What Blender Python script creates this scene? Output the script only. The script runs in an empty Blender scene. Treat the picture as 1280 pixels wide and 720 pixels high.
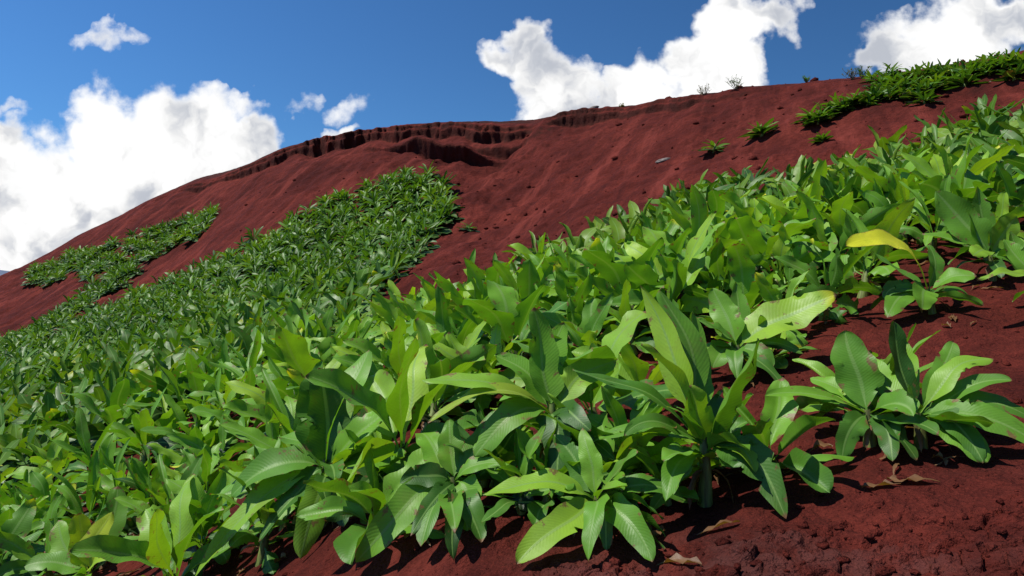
import bpy, math, random
import numpy as np
from mathutils import Vector, Matrix

random.seed(11)
RNG = np.random.default_rng(11)
F = 900.0            # focal length in pixels of a 1280 wide picture
SUN_EL, SUN_AZ = math.radians(61), math.radians(-100)   # azimuth from +Y towards +X
scene = bpy.context.scene
COL = scene.collection

# ------------------------------------------------------------------ noise
_perm = np.random.default_rng(5).permutation(4096)
_ga = np.random.default_rng(6).uniform(0, 2 * np.pi, 4096)
_gx, _gy = np.cos(_ga), np.sin(_ga)

def _h(ix, iy):
    return _perm[(_perm[ix & 4095] + iy) & 4095]

def gnoise(x, y):
    x = np.asarray(x, float); y = np.asarray(y, float)
    ix = np.floor(x).astype(np.int64); iy = np.floor(y).astype(np.int64)
    fx = x - ix; fy = y - iy
    u = fx * fx * fx * (fx * (fx * 6 - 15) + 10); v = fy * fy * fy * (fy * (fy * 6 - 15) + 10)
    def g(dx, dy):
        h = _h(ix + dx, iy + dy)
        return _gx[h] * (fx - dx) + _gy[h] * (fy - dy)
    a = g(0, 0) * (1 - u) + g(1, 0) * u
    b = g(0, 1) * (1 - u) + g(1, 1) * u
    return (a * (1 - v) + b * v) * 1.5

def fbm(x, y, oct=4, gain=0.5):
    s = 0; a = 1.0
    for k in range(oct):
        s = s + a * gnoise(x * 2 ** k + 17.3 * k, y * 2 ** k - 9.1 * k)
        a *= gain
    return s

def worley(x, y):
    """distance to the nearest and second nearest cell point, and the cell's own random value"""
    ix = np.floor(x).astype(np.int64); iy = np.floor(y).astype(np.int64)
    f1 = np.full(x.shape, 9.0); f2 = np.full(x.shape, 9.0); cid = np.zeros(x.shape)
    for dx in (-1, 0, 1):
        for dy in (-1, 0, 1):
            h = _h(ix + dx, iy + dy)
            px = ix + dx + (h & 255) / 255.0; py = iy + dy + ((h * 7) & 255) / 255.0
            d = np.hypot(px - x, py - y)
            near = d < f1
            f2 = np.where(near, f1, np.minimum(f2, d))
            cid = np.where(near, ((h * 13) & 1023) / 1023.0, cid)
            f1 = np.where(near, d, f1)
    return f1, f2, cid

def sstep(a, b, x):
    t = np.clip((x - a) / (b - a), 0, 1)
    return t * t * (3 - 2 * t)

# ------------------------------------------------------------------ terrain
# measured points of the slope: bearing (as picture column), height angle (as picture row), distance in metres
CREST = [(-500, 400, 90), (-250, 372, 82), (0, 345, 75), (100, 292, 72), (180, 252, 69), (250, 221, 66), (350, 185, 60), (430, 167, 57), (500, 157, 54),
         (570, 150.5, 51), (640, 150, 49), (672, 151, 48), (700, 141, 47), (760, 134, 44), (830, 125, 40), (900, 113, 36), (980, 104, 33),
         (1060, 97, 30), (1150, 84, 28), (1280, 62, 26), (1450, 30, 24), (1700, -30, 21)]
SLOPE = [(1280, 720, 2.55), (960, 720, 2.8), (640, 720, 3.1), (320, 720, 4.5), (0, 720, 6.8), (-300, 720, 8), (1700, 720, 2.0), (1500, 500, 3.6),
         (1130, 552, 3.9), (890, 620, 3.7), (740, 660, 3.5), (420, 640, 4.7), (560, 630, 4.1), (1280, 420, 5.3), (1000, 470, 5.3),
         (1280, 310, 7.5), (700, 480, 6.3), (400, 560, 6.6), (200, 640, 7.6), (30, 670, 8.4), (560, 450, 8.8), (300, 500, 10), (100, 560, 11),
         (850, 355, 9.5), (1100, 290, 9.5), (1280, 215, 11), (0, 560, 13), (150, 480, 18), (400, 430, 14), (600, 385, 13.5),
         (700, 325, 16), (850, 265, 18), (1000, 215, 18), (1280, 140, 17), (500, 350, 22), (450, 385, 20), (300, 400, 23), (150, 430, 27),
         (0, 462, 31), (540, 255, 35), (400, 292, 36), (200, 362, 38), (0, 432, 42), (130, 345, 51), (250, 270, 55), (50, 356, 60),
         (0, 402, 50), (640, 270, 31), (640, 205, 41), (800, 205, 28), (760, 270, 22), (900, 180, 25), (1020, 163, 22), (1150, 132, 21),
         (-250, 460, 40), (-250, 560, 15), (1500, 150, 12), (1500, 300, 6)]
_pts = [(math.atan((px - 640) / F), math.log(y * math.hypot(1, (px - 640) / F)), (360 - py) / F / math.hypot(1, (px - 640) / F))
        for px, py, y in CREST + SLOPE]
for px, py, y in CREST:
    ph, lr, s = math.atan((px - 640) / F), math.log(y * math.hypot(1, (px - 640) / F)), (360 - py) / F / math.hypot(1, (px - 640) / F)
    _pts.append((ph, lr + 0.16, s - 0.022)); _pts.append((ph, lr + 0.5, s - 0.10))
for deg, r, z in [(-60, 1, -1.45), (-20, 1, -1.4), (20, 1, -1.38), (60, 1, -1.3), (90, 3, -0.6), (90, 9, 2.2), (75, 16, 6), (-75, 6, -2.8), (-90, 12, -4.5),
                  (-75, 30, -6), (-75, 70, -5), (130, 3, -1.0), (130, 12, 0.5), (180, 4, -2.2), (-180, 4, -2.2), (180, 15, -5), (-180, 15, -5), (-130, 6, -3), (-130, 20, -7), (90, 30, 7)]:
    _pts.append((math.radians(deg), math.log(r), z / r))
_P = np.array(_pts); _KX, _KY = 2.2, 1.0
def _rb(r2):
    return np.where(r2 > 1e-12, 0.5 * r2 * np.log(np.maximum(r2, 1e-12)), 0)
def _solve():
    X = _P[:, 0] * _KX; Y = _P[:, 1] * _KY; n = len(X)
    K = _rb((X[:, None] - X) ** 2 + (Y[:, None] - Y) ** 2) + np.eye(n) * 0.004
    Q = np.c_[np.ones(n), X, Y]
    A = np.block([[K, Q], [Q.T, np.zeros((3, 3))]])
    return np.linalg.solve(A, np.r_[_P[:, 2], 0, 0, 0])
_W = _solve()
def base_s(ph, lr):
    X = ph * _KX; Y = lr * _KY; out = _W[-3] + _W[-2] * X + _W[-1] * Y
    for i in range(len(_P)):
        out = out + _W[i] * _rb((X - _P[i, 0] * _KX) ** 2 + (Y - _P[i, 1] * _KY) ** 2)
    return out
_cpx = np.array([math.atan((c[0] - 640) / F) for c in CREST])
_cr = np.array([c[2] * math.hypot(1, (c[0] - 640) / F) for c in CREST])
def crest_r(ph):
    return np.interp(ph, _cpx, _cr)
def pxphi(px):
    return np.arctan((np.asarray(px, float) - 640) / F)
_ax = pxphi([150, 262, 330, 420, 520, 600, 655, 672, 700, 745, 800, 860, 900, 960, 1100])
_aa = np.array([0, 0.5, 1.1, 1.25, 1.2, 1.0, 0.7, 0.15, 0.9, 0.75, 0.55, 0.7, 0.4, 0.1, 0])
_l2x = pxphi([440, 480, 530, 580, 612, 640]); _l2a = np.array([0, 0.25, 0.8, 0.85, 0.35, 0])
_l3x = pxphi([588, 606, 630, 655, 662]); _l3a = np.array([0, 0.5, 0.6, 0.3, 0])

def heights(x, y):
    """z of the ground and the sideways shift (dx, dy) that opens the overhangs"""
    x = np.asarray(x, float); y = np.asarray(y, float)
    r = np.maximum(np.hypot(x, y), 1e-3); ph = np.arctan2(x, y); lr = np.log(np.maximum(r, 0.9))
    z = base_s(ph, np.minimum(lr, math.log(130))) * np.minimum(np.maximum(r, 0.9), 130)
    far = sstep(95, 170, r)
    z = z * (1 - far) + (-26 + 2.5 * fbm(x / 220, y / 220, 3)) * far
    cr = crest_r(ph)
    # scarps below the crest
    A = np.interp(ph, _ax, _aa, 0, 0)
    arc = ph * cr
    wob = 1.0 * gnoise(arc * 0.16, arc * 0 + 3.1) + 0.45 * gnoise(arc * 0.55, arc * 0 + 8.2) + 0.30 * gnoise(arc * 1.5, r * 0.9 + 1.2) + 0.13 * fbm(arc * 3.1, r * 2.7, 3)
    A = A * (0.75 + 0.7 * gnoise(arc * 0.35, arc * 0 + 31.0))
    rs = cr - 3.1 + wob * np.clip(A, 0, 1)
    t = (r - rs) / 0.75
    st = 0.7 * sstep(0, 0.5, t) + 0.3 * sstep(0.7, 1.0, t)
    ramp = np.clip((r - (rs - 13)) / 13, 0, 1) ** 2
    z = z - A * np.where(r < rs, ramp, 1) * (1 - st)
    shift = (0.85 + 0.5 * fbm(arc * 1.1, arc * 0 + 12, 3)) * A * st * (1 - sstep(rs + 0.75, rs + 2.6, r))
    for lx, la, off, hh in ((_l2x, _l2a, 7.4, 2.1), (_l3x, _l3a, 5.6, 1.4)):
        B = 0.85 * np.interp(ph, lx, la, 0, 0) * (0.95 + 0.12 * fbm(arc * 0.8, arc * 0 + 70 + off, 3))
        r2 = cr - off + 0.25 * gnoise(arc * 0.35, arc * 0 + 20.0 + off) + 0.05 * fbm(arc * 1.9, r * 0.7 + 4.0, 3)
        s2 = sstep(0, 0.5, r - r2)
        z = z - B * np.where(r < r2, np.clip((r - (r2 - 2.5)) / 2.5, 0, 1) ** 2, 1) * (1 - s2) * 1.0
        z = z + 0.25 * B * s2 * (1 - sstep(r2 + 0.5, r2 + 2.5, r))
        shift = shift + hh * B * s2 * (1 - sstep(r2 + 0.5, r2 + 2.6, r))
    # spur running down from the notch in the crest
    ux, uy = 5.9, 15.0; ul = math.hypot(ux, uy); qx, qy = x + 3.4, y - 31.0
    al = (qx * ux + qy * uy) / ul; ac = (qx * uy - qy * ux) / ul + 0.6 * gnoise(al * 0.3, al * 0)
    spur = np.exp(-(np.where(ac < 0, ac / 0.9, ac / 3.2)) ** 2) * sstep(-3, 3, al) * (1 - sstep(13.0, 17.0, al))
    z = z + spur * (0.55 + 0.12 * fbm(x * 1.5, y * 1.5, 3))
    # undulation and soil
    w = sstep(6, 20, r) * (1 - 0.75 * np.exp(-((r - cr) / 5.0) ** 2))
    z = z + w * 0.24 * fbm(x / 5.0, y / 5.0, 3) + w * 0.13 * fbm(x / 1.3 + 5, y / 1.3, 4, 0.6)
    gul = gnoise(ac * 0.55 + 0.4 * gnoise(x / 4, y / 4), al * 0.06) + 0.5 * gnoise(ac * 1.5, al * 0.13)
    z = z - w * 0.22 * np.clip(gul, 0, 1) ** 1.0 * sstep(14, 25, r)
    nr = 1 - sstep(9, 16, r)
    z = z + nr * (0.035 * fbm(x / 0.9, y / 0.9, 3) + 0.012 * fbm(x / 0.22, y / 0.22, 3))
    # crumbly, cracked soil beside the path in front
    cm = sstep(0.02, 0.5, x - 0.10 + 0.5 * gnoise(x * 1.7, y * 1.7)) * (1 - sstep(2.95, 3.25, y + 0.25 * gnoise(x * 2, y * 2 + 7))) * (y > 0)
    wx = x + 0.05 * fbm(x * 7, y * 7, 2); wy = y + 0.05 * fbm(x * 7 + 30, y * 7, 2)
    f1, f2, cid = worley(wx * 9.0, wy * 12.0)
    g1, g2, gid = worley(wx * 22 + 9, wy * 26)
    crumb = 0.055 * (cid - 0.35) * sstep(0.02, 0.16, f2 - f1) + 0.018 * (gid - 0.3) * sstep(0.03, 0.3, g2 - g1) - 0.012 * (1 - sstep(0.0, 0.14, f2 - f1))
    z = z + crumb * cm
    scat = (1 - sstep(7, 12, r)) * sstep(0.1, 0.5, gnoise(x * 0.9 + 40, y * 0.9))
    z = z + scat * 0.014 * (gid - 0.2) * sstep(0.05, 0.3, g2 - g1) * (1 - cm)
    return z, -shift * x / r, -shift * y / r

def hz(x, y):
    return float(heights(np.array([x]), np.array([y]))[0][0])

def ground_at(px, py):
    """walk a sight line out until it meets the slope"""
    yy = np.exp(np.linspace(math.log(1.6), math.log(90), 1500)); dx = (px - 640) / F; dz = (360 - py) / F
    z = heights(dx * yy, yy)[0]
    hit = np.nonzero(z >= dz * yy)[0]
    i = hit[0] if len(hit) else len(yy) - 1
    return Vector((dx * yy[i], yy[i], float(z[i])))

# ------------------------------------------------------------------ node helpers
def mat(name):
    m = bpy.data.materials.new(name); m.use_nodes = True
    m.node_tree.nodes.clear()
    return m, m.node_tree

class NT:
    def __init__(s, tree): s.t = tree
    def n(s, kind, **kw):
        nd = s.t.nodes.new(kind)
        for k, v in kw.items():
            setattr(nd, k, v)
        return nd
    def put(s, sock, v):
        if isinstance(v, bpy.types.NodeSocket): s.t.links.new(v, sock)
        else: sock.default_value = v
    def m(s, op, a, b=0.0, c=None, clamp=False):
        nd = s.n('ShaderNodeMath', operation=op, use_clamp=clamp)
        s.put(nd.inputs[0], a); s.put(nd.inputs[1], b)
        if c is not None: s.put(nd.inputs[2], c)
        return nd.outputs[0]
    def v(s, op, a, b=(0, 0, 0)):
        nd = s.n('ShaderNodeVectorMath', operation=op)
        s.put(nd.inputs[0], a); s.put(nd.inputs[1], b)
        return nd.outputs['Value'] if op in ('LENGTH', 'DOT_PRODUCT', 'DISTANCE') else nd.outputs[0]
    def noise(s, vec, scale, detail=4, rough=0.5, lac=2.0, dist=0.0, dim='3D'):
        nd = s.n('ShaderNodeTexNoise', noise_dimensions=dim)
        if vec is not None: s.put(nd.inputs['Vector'], vec)
        for k, val in (('Scale', scale), ('Detail', detail), ('Roughness', rough), ('Lacunarity', lac), ('Distortion', dist)):
            s.put(nd.inputs[k], val)
        return nd.outputs['Fac']
    def smooth(s, x, a, b, lo=0.0, hi=1.0):
        nd = s.n('ShaderNodeMapRange', interpolation_type='SMOOTHSTEP')
        s.put(nd.inputs[0], x)
        for i, val in enumerate((a, b, lo, hi)): s.put(nd.inputs[i + 1], val)
        return nd.outputs[0]
    def lin(s, x, a, b, lo=0.0, hi=1.0):
        nd = s.n('ShaderNodeMapRange'); s.put(nd.inputs[0], x)
        for i, val in enumerate((a, b, lo, hi)): s.put(nd.inputs[i + 1], val)
        return nd.outputs[0]
    def mix(s, f, a, b, mode='MIX'):
        nd = s.n('ShaderNodeMix', data_type='RGBA', blend_type=mode)
        s.put(nd.inputs[0], f); s.put(nd.inputs[6], a); s.put(nd.inputs[7], b)
        return nd.outputs[2]
    def ramp(s, f, stops):
        nd = s.n('ShaderNodeValToRGB'); s.put(nd.inputs[0], f)
        e = nd.color_ramp.elements
        while len(e) < len(stops): e.new(0.5)
        for el, (p, c) in zip(e, stops): el.position = p; el.color = c
        return nd.outputs[0]
    def bump(s, h, strength, dist, normal=None):
        nd = s.n('ShaderNodeBump'); s.put(nd.inputs['Strength'], strength); s.put(nd.inputs['Distance'], dist); s.put(nd.inputs['Height'], h)
        if normal is not None: s.put(nd.inputs['Normal'], normal)
        return nd.outputs[0]

def C4(r, g, b): return (r, g, b, 1.0)

# soil --------------------------------------------------------------
def soil_material():
    m, t = mat('red_volcanic_soil'); N = NT(t)
    pos = N.n('ShaderNodeNewGeometry').outputs['Position']
    big = N.noise(pos, 0.16, 4, 0.55); med = N.noise(pos, 0.9, 6, 0.6); fine = N.noise(pos, 9.0, 8, 0.7); grit = N.noise(pos, 70.0, 4, 0.75)
    c = N.ramp(N.m('ADD', N.m('MULTIPLY', big, 0.45), N.m('MULTIPLY', med, 0.55)),
               [(0.38, C4(0.060, 0.0105, 0.0072)), (0.50, C4(0.112, 0.0192, 0.0130)), (0.62, C4(0.185, 0.033, 0.022))])
    c = N.mix(N.smooth(fine, 0.35, 0.7), N.mix(0.6, c, C4(0.035, 0.007, 0.006)), c)
    c = N.mix(N.smooth(grit, 0.45, 0.75, 0.0, 0.45), c, C4(0.24, 0.042, 0.027))
    sA = N.v('DOT_PRODUCT', pos, (0.93, -0.366, 0.0)); sB = N.v('DOT_PRODUCT', pos, (0.366, 0.93, 0.0))
    cbn = N.n('ShaderNodeCombineXYZ'); N.put(cbn.inputs[0], N.m('MULTIPLY', sA, 1.1)); N.put(cbn.inputs[1], N.m('MULTIPLY', sB, 0.14))
    stk = N.noise(cbn.outputs[0], 1.0, 7, 0.65)
    c = N.mix(N.smooth(stk, 0.50, 0.68, 0.0, 0.55), c, C4(0.24, 0.048, 0.034)); c = N.mix(N.smooth(stk, 0.47, 0.33, 0.0, 0.6), c, C4(0.045, 0.009, 0.007))
    # crusted brown cap behind the crest, and shade painted dark on the steep scarps
    cap = N.n('ShaderNodeAttribute', attribute_name='crust_and_shade').outputs['Fac']
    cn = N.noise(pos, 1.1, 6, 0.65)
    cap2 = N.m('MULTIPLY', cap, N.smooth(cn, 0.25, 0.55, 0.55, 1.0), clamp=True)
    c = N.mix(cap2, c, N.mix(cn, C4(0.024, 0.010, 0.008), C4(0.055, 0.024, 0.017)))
    grn = N.n('ShaderNodeAttribute', attribute_name='grey').outputs['Fac']
    c = N.mix(N.m('MULTIPLY', grn, N.smooth(N.noise(pos, 5.0, 5, 0.6), 0.35, 0.65)), c, C4(0.13, 0.050, 0.042))
    vor = N.n('ShaderNodeTexVoronoi', feature='DISTANCE_TO_EDGE'); N.put(vor.inputs['Vector'], N.v('ADD', pos, N.v('SCALE', N.n('ShaderNodeTexNoise').outputs['Color'])) if False else pos)
    vor.inputs['Scale'].default_value = 22.0
    hgt = N.m('ADD', N.m('MULTIPLY', fine, 0.05), N.m('MULTIPLY', grit, 0.010))
    hgt = N.m('ADD', hgt, N.m('MULTIPLY', N.smooth(vor.outputs['Distance'], 0.0, 0.25), 0.006))
    hgt = N.m('ADD', hgt, N.m('MULTIPLY', N.noise(pos, 2.2, 6, 0.7), 0.22))
    b = N.bump(hgt, 0.9, 1.0)
    p = N.n('ShaderNodeBsdfPrincipled'); N.put(p.inputs['Base Color'], c); N.put(p.inputs['Roughness'], 0.93)
    N.put(p.inputs['Specular IOR Level'], 0.08); N.put(p.inputs['Normal'], b)
    o = N.n('ShaderNodeOutputMaterial'); t.links.new(p.outputs[0], o.inputs[0])
    return m

# leaves --------------------------------------------------------------
def leaf_material(name, veins=True, dark=0.88):
    m, t = mat(name); N = NT(t)
    tin = N.n('ShaderNodeAttribute', attribute_name='tint'); sep = N.n('ShaderNodeSeparateColor'); N.put(sep.inputs[0], tin.outputs['Color'])
    lt, ye, br = sep.outputs
    rnd = N.n('ShaderNodeObjectInfo').outputs['Random']
    uv = N.n('ShaderNodeUVMap', uv_map='UVMap').outputs[0]
    su = N.n('ShaderNodeSeparateXYZ'); N.put(su.inputs[0], uv); u, v = su.outputs[0], su.outputs[1]
    av = N.m('ABSOLUTE', v)
    pos = N.n('ShaderNodeNewGeometry').outputs['Position']
    f = N.m('ADD', N.m('MULTIPLY', lt, 0.75), N.m('MULTIPLY', rnd, 0.25))
    d = dark
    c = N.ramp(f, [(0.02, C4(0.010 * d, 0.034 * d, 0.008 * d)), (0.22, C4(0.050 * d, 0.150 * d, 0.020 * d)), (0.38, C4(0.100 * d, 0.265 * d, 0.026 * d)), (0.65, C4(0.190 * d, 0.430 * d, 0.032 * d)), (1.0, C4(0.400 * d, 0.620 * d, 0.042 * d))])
    blot = N.noise(pos, 7.0, 4, 0.6)
    c = N.mix(N.smooth(blot, 0.35, 0.7, 0.0, 0.35), c, N.mix(0.5, c, C4(0.02, 0.07, 0.02)))
    # midrib and side veins
    rib = N.smooth(av, 0.045, 0.12, 1.0, 0.0)
    if veins:
        ph = N.m('SUBTRACT', N.m('MULTIPLY', u, 60.0), N.m('MULTIPLY', av, 7.0))
        w = N.m('ADD', N.m('MULTIPLY', N.m('SINE', N.m('MULTIPLY', ph, 3.3)), 0.5), 0.5)
        fine = N.m('ADD', N.m('MULTIPLY', N.m('SINE', N.m('MULTIPLY', ph, 9.7)), 0.5), 0.5)
        vn = N.noise(N.v('MULTIPLY', uv, (26.0, 1.6, 1.0)), 1.0, 3, 0.5)
        c = N.mix(N.m('MULTIPLY', N.m('MULTIPLY', w, N.smooth(vn, 0.35, 0.65)), 0.11), c, N.mix(0.55, c, C4(0.20, 0.36, 0.06)))
    c = N.mix(N.m('MULTIPLY', rib, 0.7), c, C4(0.22, 0.38, 0.09))
    yc = N.mix(N.smooth(blot, 0.45, 0.75), C4(0.74, 0.74, 0.035), C4(0.60, 0.64, 0.03))
    c = N.mix(ye, c, yc)
    edge = N.smooth(N.m('ADD', av, N.m('MULTIPLY', N.noise(pos, 30.0, 3, 0.6), 0.35)), 1.0, 1.25)
    brc = N.mix(N.noise(pos, 25.0, 3, 0.6), C4(0.09, 0.038, 0.018), C4(0.30, 0.16, 0.07))
    scar = N.m('MULTIPLY', N.smooth(N.m('ADD', N.noise(pos, 11.0, 5, 0.7), N.m('MULTIPLY', av, 0.10)), 0.66, 0.72), 0.85)
    br = N.m('MAXIMUM', br, N.m('MAXIMUM', scar, N.smooth(N.m('ADD', u, N.m('MULTIPLY', N.noise(pos, 6.0, 3, 0.6), 0.16)), 1.055, 1.085)))
    dust = N.smooth(N.noise(pos, 3.0, 6, 0.7), 0.52, 0.8, 0.0, 0.30)
    c = N.mix(dust, c, C4(0.20, 0.085, 0.05))
    c = N.mix(N.m('MAXIMUM', br, N.m('MULTIPLY', edge, N.m('MULTIPLY', ye, 0.9))), c, brc)
    p = N.n('ShaderNodeBsdfPrincipled'); N.put(p.inputs['Base Color'], c)
    N.put(p.inputs['Roughness'], N.lin(blot, 0.3, 0.7, 0.38, 0.54)); N.put(p.inputs['Specular IOR Level'], 0.36 if veins else 0.30)
    if veins:
        hb = N.m('ADD', N.m('MULTIPLY', w, 0.5), N.m('ADD', N.m('MULTIPLY', fine, 0.22), N.m('MULTIPLY', vn, 1.6)))
        hb = N.m('SUBTRACT', hb, N.m('MULTIPLY', rib, 1.0))
        b = N.bump(hb, 0.22, 0.0035)
        N.put(p.inputs['Normal'], b)
    tr = N.n('ShaderNodeBsdfTranslucent')
    tc = N.mix(1.0, c, C4(1.55, 1.55, 0.35), 'MULTIPLY')
    N.put(tr.inputs['Color'], tc)
    if veins: N.put(tr.inputs['Normal'], b)
    mx = N.n('ShaderNodeMixShader'); mx.inputs[0].default_value = 0.27
    t.links.new(p.outputs[0], mx.inputs[1]); t.links.new(tr.outputs[0], mx.inputs[2])
    o = N.n('ShaderNodeOutputMaterial'); t.links.new(mx.outputs[0], o.inputs[0])
    return m

def stem_material():
    m, t = mat('banana_pseudostem'); N = NT(t)
    g = N.n('ShaderNodeTexCoord').outputs['Object']
    n1 = N.noise(N.v('MULTIPLY', g, (30.0, 30.0, 4.0)), 1.0, 5, 0.6)
    c = N.ramp(n1, [(0.30, C4(0.05, 0.028, 0.015)), (0.48, C4(0.13, 0.15, 0.035)), (0.62, C4(0.20, 0.27, 0.06)), (0.8, C4(0.30, 0.22, 0.10))])
    p = N.n('ShaderNodeBsdfPrincipled'); N.put(p.inputs['Base Color'], c); N.put(p.inputs['Roughness'], 0.6)
    N.put(p.inputs['Normal'], N.bump(n1, 0.5, 0.01))
    o = N.n('ShaderNodeOutputMaterial'); t.links.new(p.outputs[0], o.inputs[0])
    return m

def plain_rough(name, c1, c2, scale, bumpd=0.01):
    m, t = mat(name); N = NT(t)
    g = N.n('ShaderNodeNewGeometry').outputs['Position']
    n1 = N.noise(g, scale, 6, 0.65)
    p = N.n('ShaderNodeBsdfPrincipled'); N.put(p.inputs['Base Color'], N.mix(N.smooth(n1, 0.35, 0.65), c1, c2)); N.put(p.inputs['Roughness'], 0.85)
    N.put(p.inputs['Normal'], N.bump(n1, 0.6, bumpd))
    o = N.n('ShaderNodeOutputMaterial'); t.links.new(p.outputs[0], o.inputs[0])
    return m

SOIL = soil_material()
LEAF = leaf_material('banana_leaf')
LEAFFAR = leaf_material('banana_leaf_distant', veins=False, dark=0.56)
STEM = stem_material()
ROCK = plain_rough('grey_basalt', C4(0.10, 0.085, 0.075), C4(0.24, 0.20, 0.17), 9.0)
DRY = plain_rough('dry_twigs', C4(0.10, 0.085, 0.05), C4(0.22, 0.18, 0.10), 20.0)

# ------------------------------------------------------------------ mesh helpers
def make_mesh(name, verts, faces, mats, uv=None, tint=None, extra=None, smooth=True):
    verts = np.asarray(verts, np.float32); faces = np.asarray(faces, np.int32)
    me = bpy.data.meshes.new(name)
    me.vertices.add(len(verts)); me.vertices.foreach_set('co', verts.ravel())
    me.loops.add(faces.size); me.loops.foreach_set('vertex_index', faces.ravel())
    me.polygons.add(len(faces)); me.polygons.foreach_set('loop_start', np.arange(0, faces.size, 4, dtype=np.int32))
    me.update(calc_edges=True)
    if smooth: me.polygons.foreach_set('use_smooth', np.ones(len(faces), bool))
    if uv is not None:
        l = me.uv_layers.new(name='UVMap'); l.data.foreach_set('uv', np.asarray(uv, np.float32)[faces.ravel()].ravel())
    if tint is not None:
        a = me.color_attributes.new('tint', 'FLOAT_COLOR', 'POINT')
        a.data.foreach_set('color', np.c_[np.asarray(tint, np.float32), np.ones(len(verts), np.float32)].ravel())
    for k, val in (extra or {}).items():
        a = me.attributes.new(k, 'FLOAT', 'POINT'); a.data.foreach_set('value', np.asarray(val, np.float32))
    for mm in mats: me.materials.append(mm)
    return me

def link(name, data, parent=None):
    o = bpy.data.objects.new(name, data); COL.objects.link(o)
    if parent is not None: o.parent = parent
    return o

def tag(o, label=None, cat=None, group=None, kind=None):
    for k, val in (('label', label), ('category', cat), ('group', group), ('kind', kind)):
        if val: o[k] = val
    return o

def grid_faces(nu, nv):
    i = np.arange(nu - 1)[:, None] * nv + np.arange(nv - 1)[None, :]
    return np.stack([i, i + nv, i + nv + 1, i + 1], -1).reshape(-1, 4)

# ------------------------------------------------------------------ leaves and plants
def leaf(p0, p1, p2, W, rng, nu=18, nv=7, fold=0.35, roll=0.0, pet=0.14, wave=0.10, torn=0.0, tint=(0.5, 0, 0), tip_yellow=0.0, side=None):
    """one banana leaf along a curve: stalk, then a broad blade folded on its midrib, wavy towards its margins"""
    p0, p1, p2 = (np.asarray(p, float) for p in (p0, p1, p2))
    t = np.linspace(0, 1, nu) ** 0.92
    t = np.concatenate([t[t < 0.995], [1.0]]); nu = len(t)
    tt = t[:, None]
    c = (1 - tt) ** 2 * p0 + 2 * tt * (1 - tt) * p1 + tt ** 2 * p2
    T = 2 * (1 - tt) * (p1 - p0) + 2 * tt * (p2 - p1); T /= np.linalg.norm(T, axis=1, keepdims=True) + 1e-9
    L = np.linalg.norm(np.diff(c, axis=0), axis=1).sum()
    if side is None:
        d = p2 - p0; side = np.array([d[1], -d[0], 0.0])
        if np.linalg.norm(side) < 1e-4: side = np.array([1.0, 0, 0])
    s = np.asarray(side, float); s = s - T * (T @ s)[:, None]; s /= np.linalg.norm(s, axis=1, keepdims=True) + 1e-9
    n = np.cross(s, T)
    rl = roll + rng.uniform(-0.25, 0.25) * t * 2
    cs, sn = np.cos(rl)[:, None], np.sin(rl)[:, None]
    s, n = s * cs + n * sn, n * cs - s * sn
    x = np.clip((t - pet) / (1 - pet), 0, 1)
    sh = rng.uniform(2.4, 5.5); w = W * np.clip(x / rng.uniform(0.16, 0.32), 0, 1) ** 0.6 * (1 - x ** sh) ** rng.uniform(0.5, 0.8)
    w = np.maximum(w, np.where(t < pet + 0.02, 0.011 * L / 0.6, 0.001))
    sway = (np.sin(t * rng.uniform(3, 7) + rng.uniform(0, 6.3)) * np.clip(t * 2, 0, 1) * 0.030 * L)[:, None]
    c = c + s * sway + n * (np.sin(t * rng.uniform(4, 8) + rng.uniform(0, 6.3)) * np.clip(t * 2, 0, 1) * 0.022 * L)[:, None]
    vv = np.linspace(-1, 1, nv)
    cup = rng.uniform(-0.35, 0.55)
    f = fold * (1 - 0.55 * x) + np.where(t < pet, 0.5, 0)
    ph1, ph2 = rng.uniform(0, 6.3, 2); k1 = rng.uniform(10, 20)
    P = np.zeros((nu, nv, 3)); 
    for j, v in enumerate(vv):
        ww = w.copy()
        if abs(v) > 0.5:
            ww = ww * (1 - 0.06 * (1 + np.sin(t * 23 + ph2 + v)) * abs(v))
            if torn > 0:
                cut = rng.random(nu) < torn
                ww = ww * np.where(cut, rng.uniform(0.45, 0.8, nu), 1.0)
        av = abs(v)
        drp = cup * av ** 2 * 0.6 * x
        lift = ww * (av * np.sin(f) - drp) + wave * W * av ** 1.6 * np.sin(k1 * t + ph1 + (1.8 if v > 0 else 0)) * np.clip(x * 4, 0, 1)
        back = 0.10 * W * av * np.clip(x * 3, 0, 1)
        P[:, j] = c + s * (v * ww * np.cos(f))[:, None] + n * lift[:, None] - T * (back * 0 - 0.10 * W * av * np.sin(ph2 + 31 * t) * 0.3)[:, None]
    uv = np.stack(np.broadcast_arrays(t[:, None], vv[None, :]), -1).reshape(-1, 2)
    col = np.zeros((nu, nv, 3)); col[..., 0] = tint[0]; col[..., 1] = tint[1]; col[..., 2] = tint[2]
    if tip_yellow > 0:
        col[..., 1] = np.maximum(col[..., 1], np.clip((t[:, None] - (1 - tip_yellow)) / 0.1, 0, 1))
    return P.reshape(-1, 3), grid_faces(nu, nv), uv, col.reshape(-1, 3)

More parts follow.
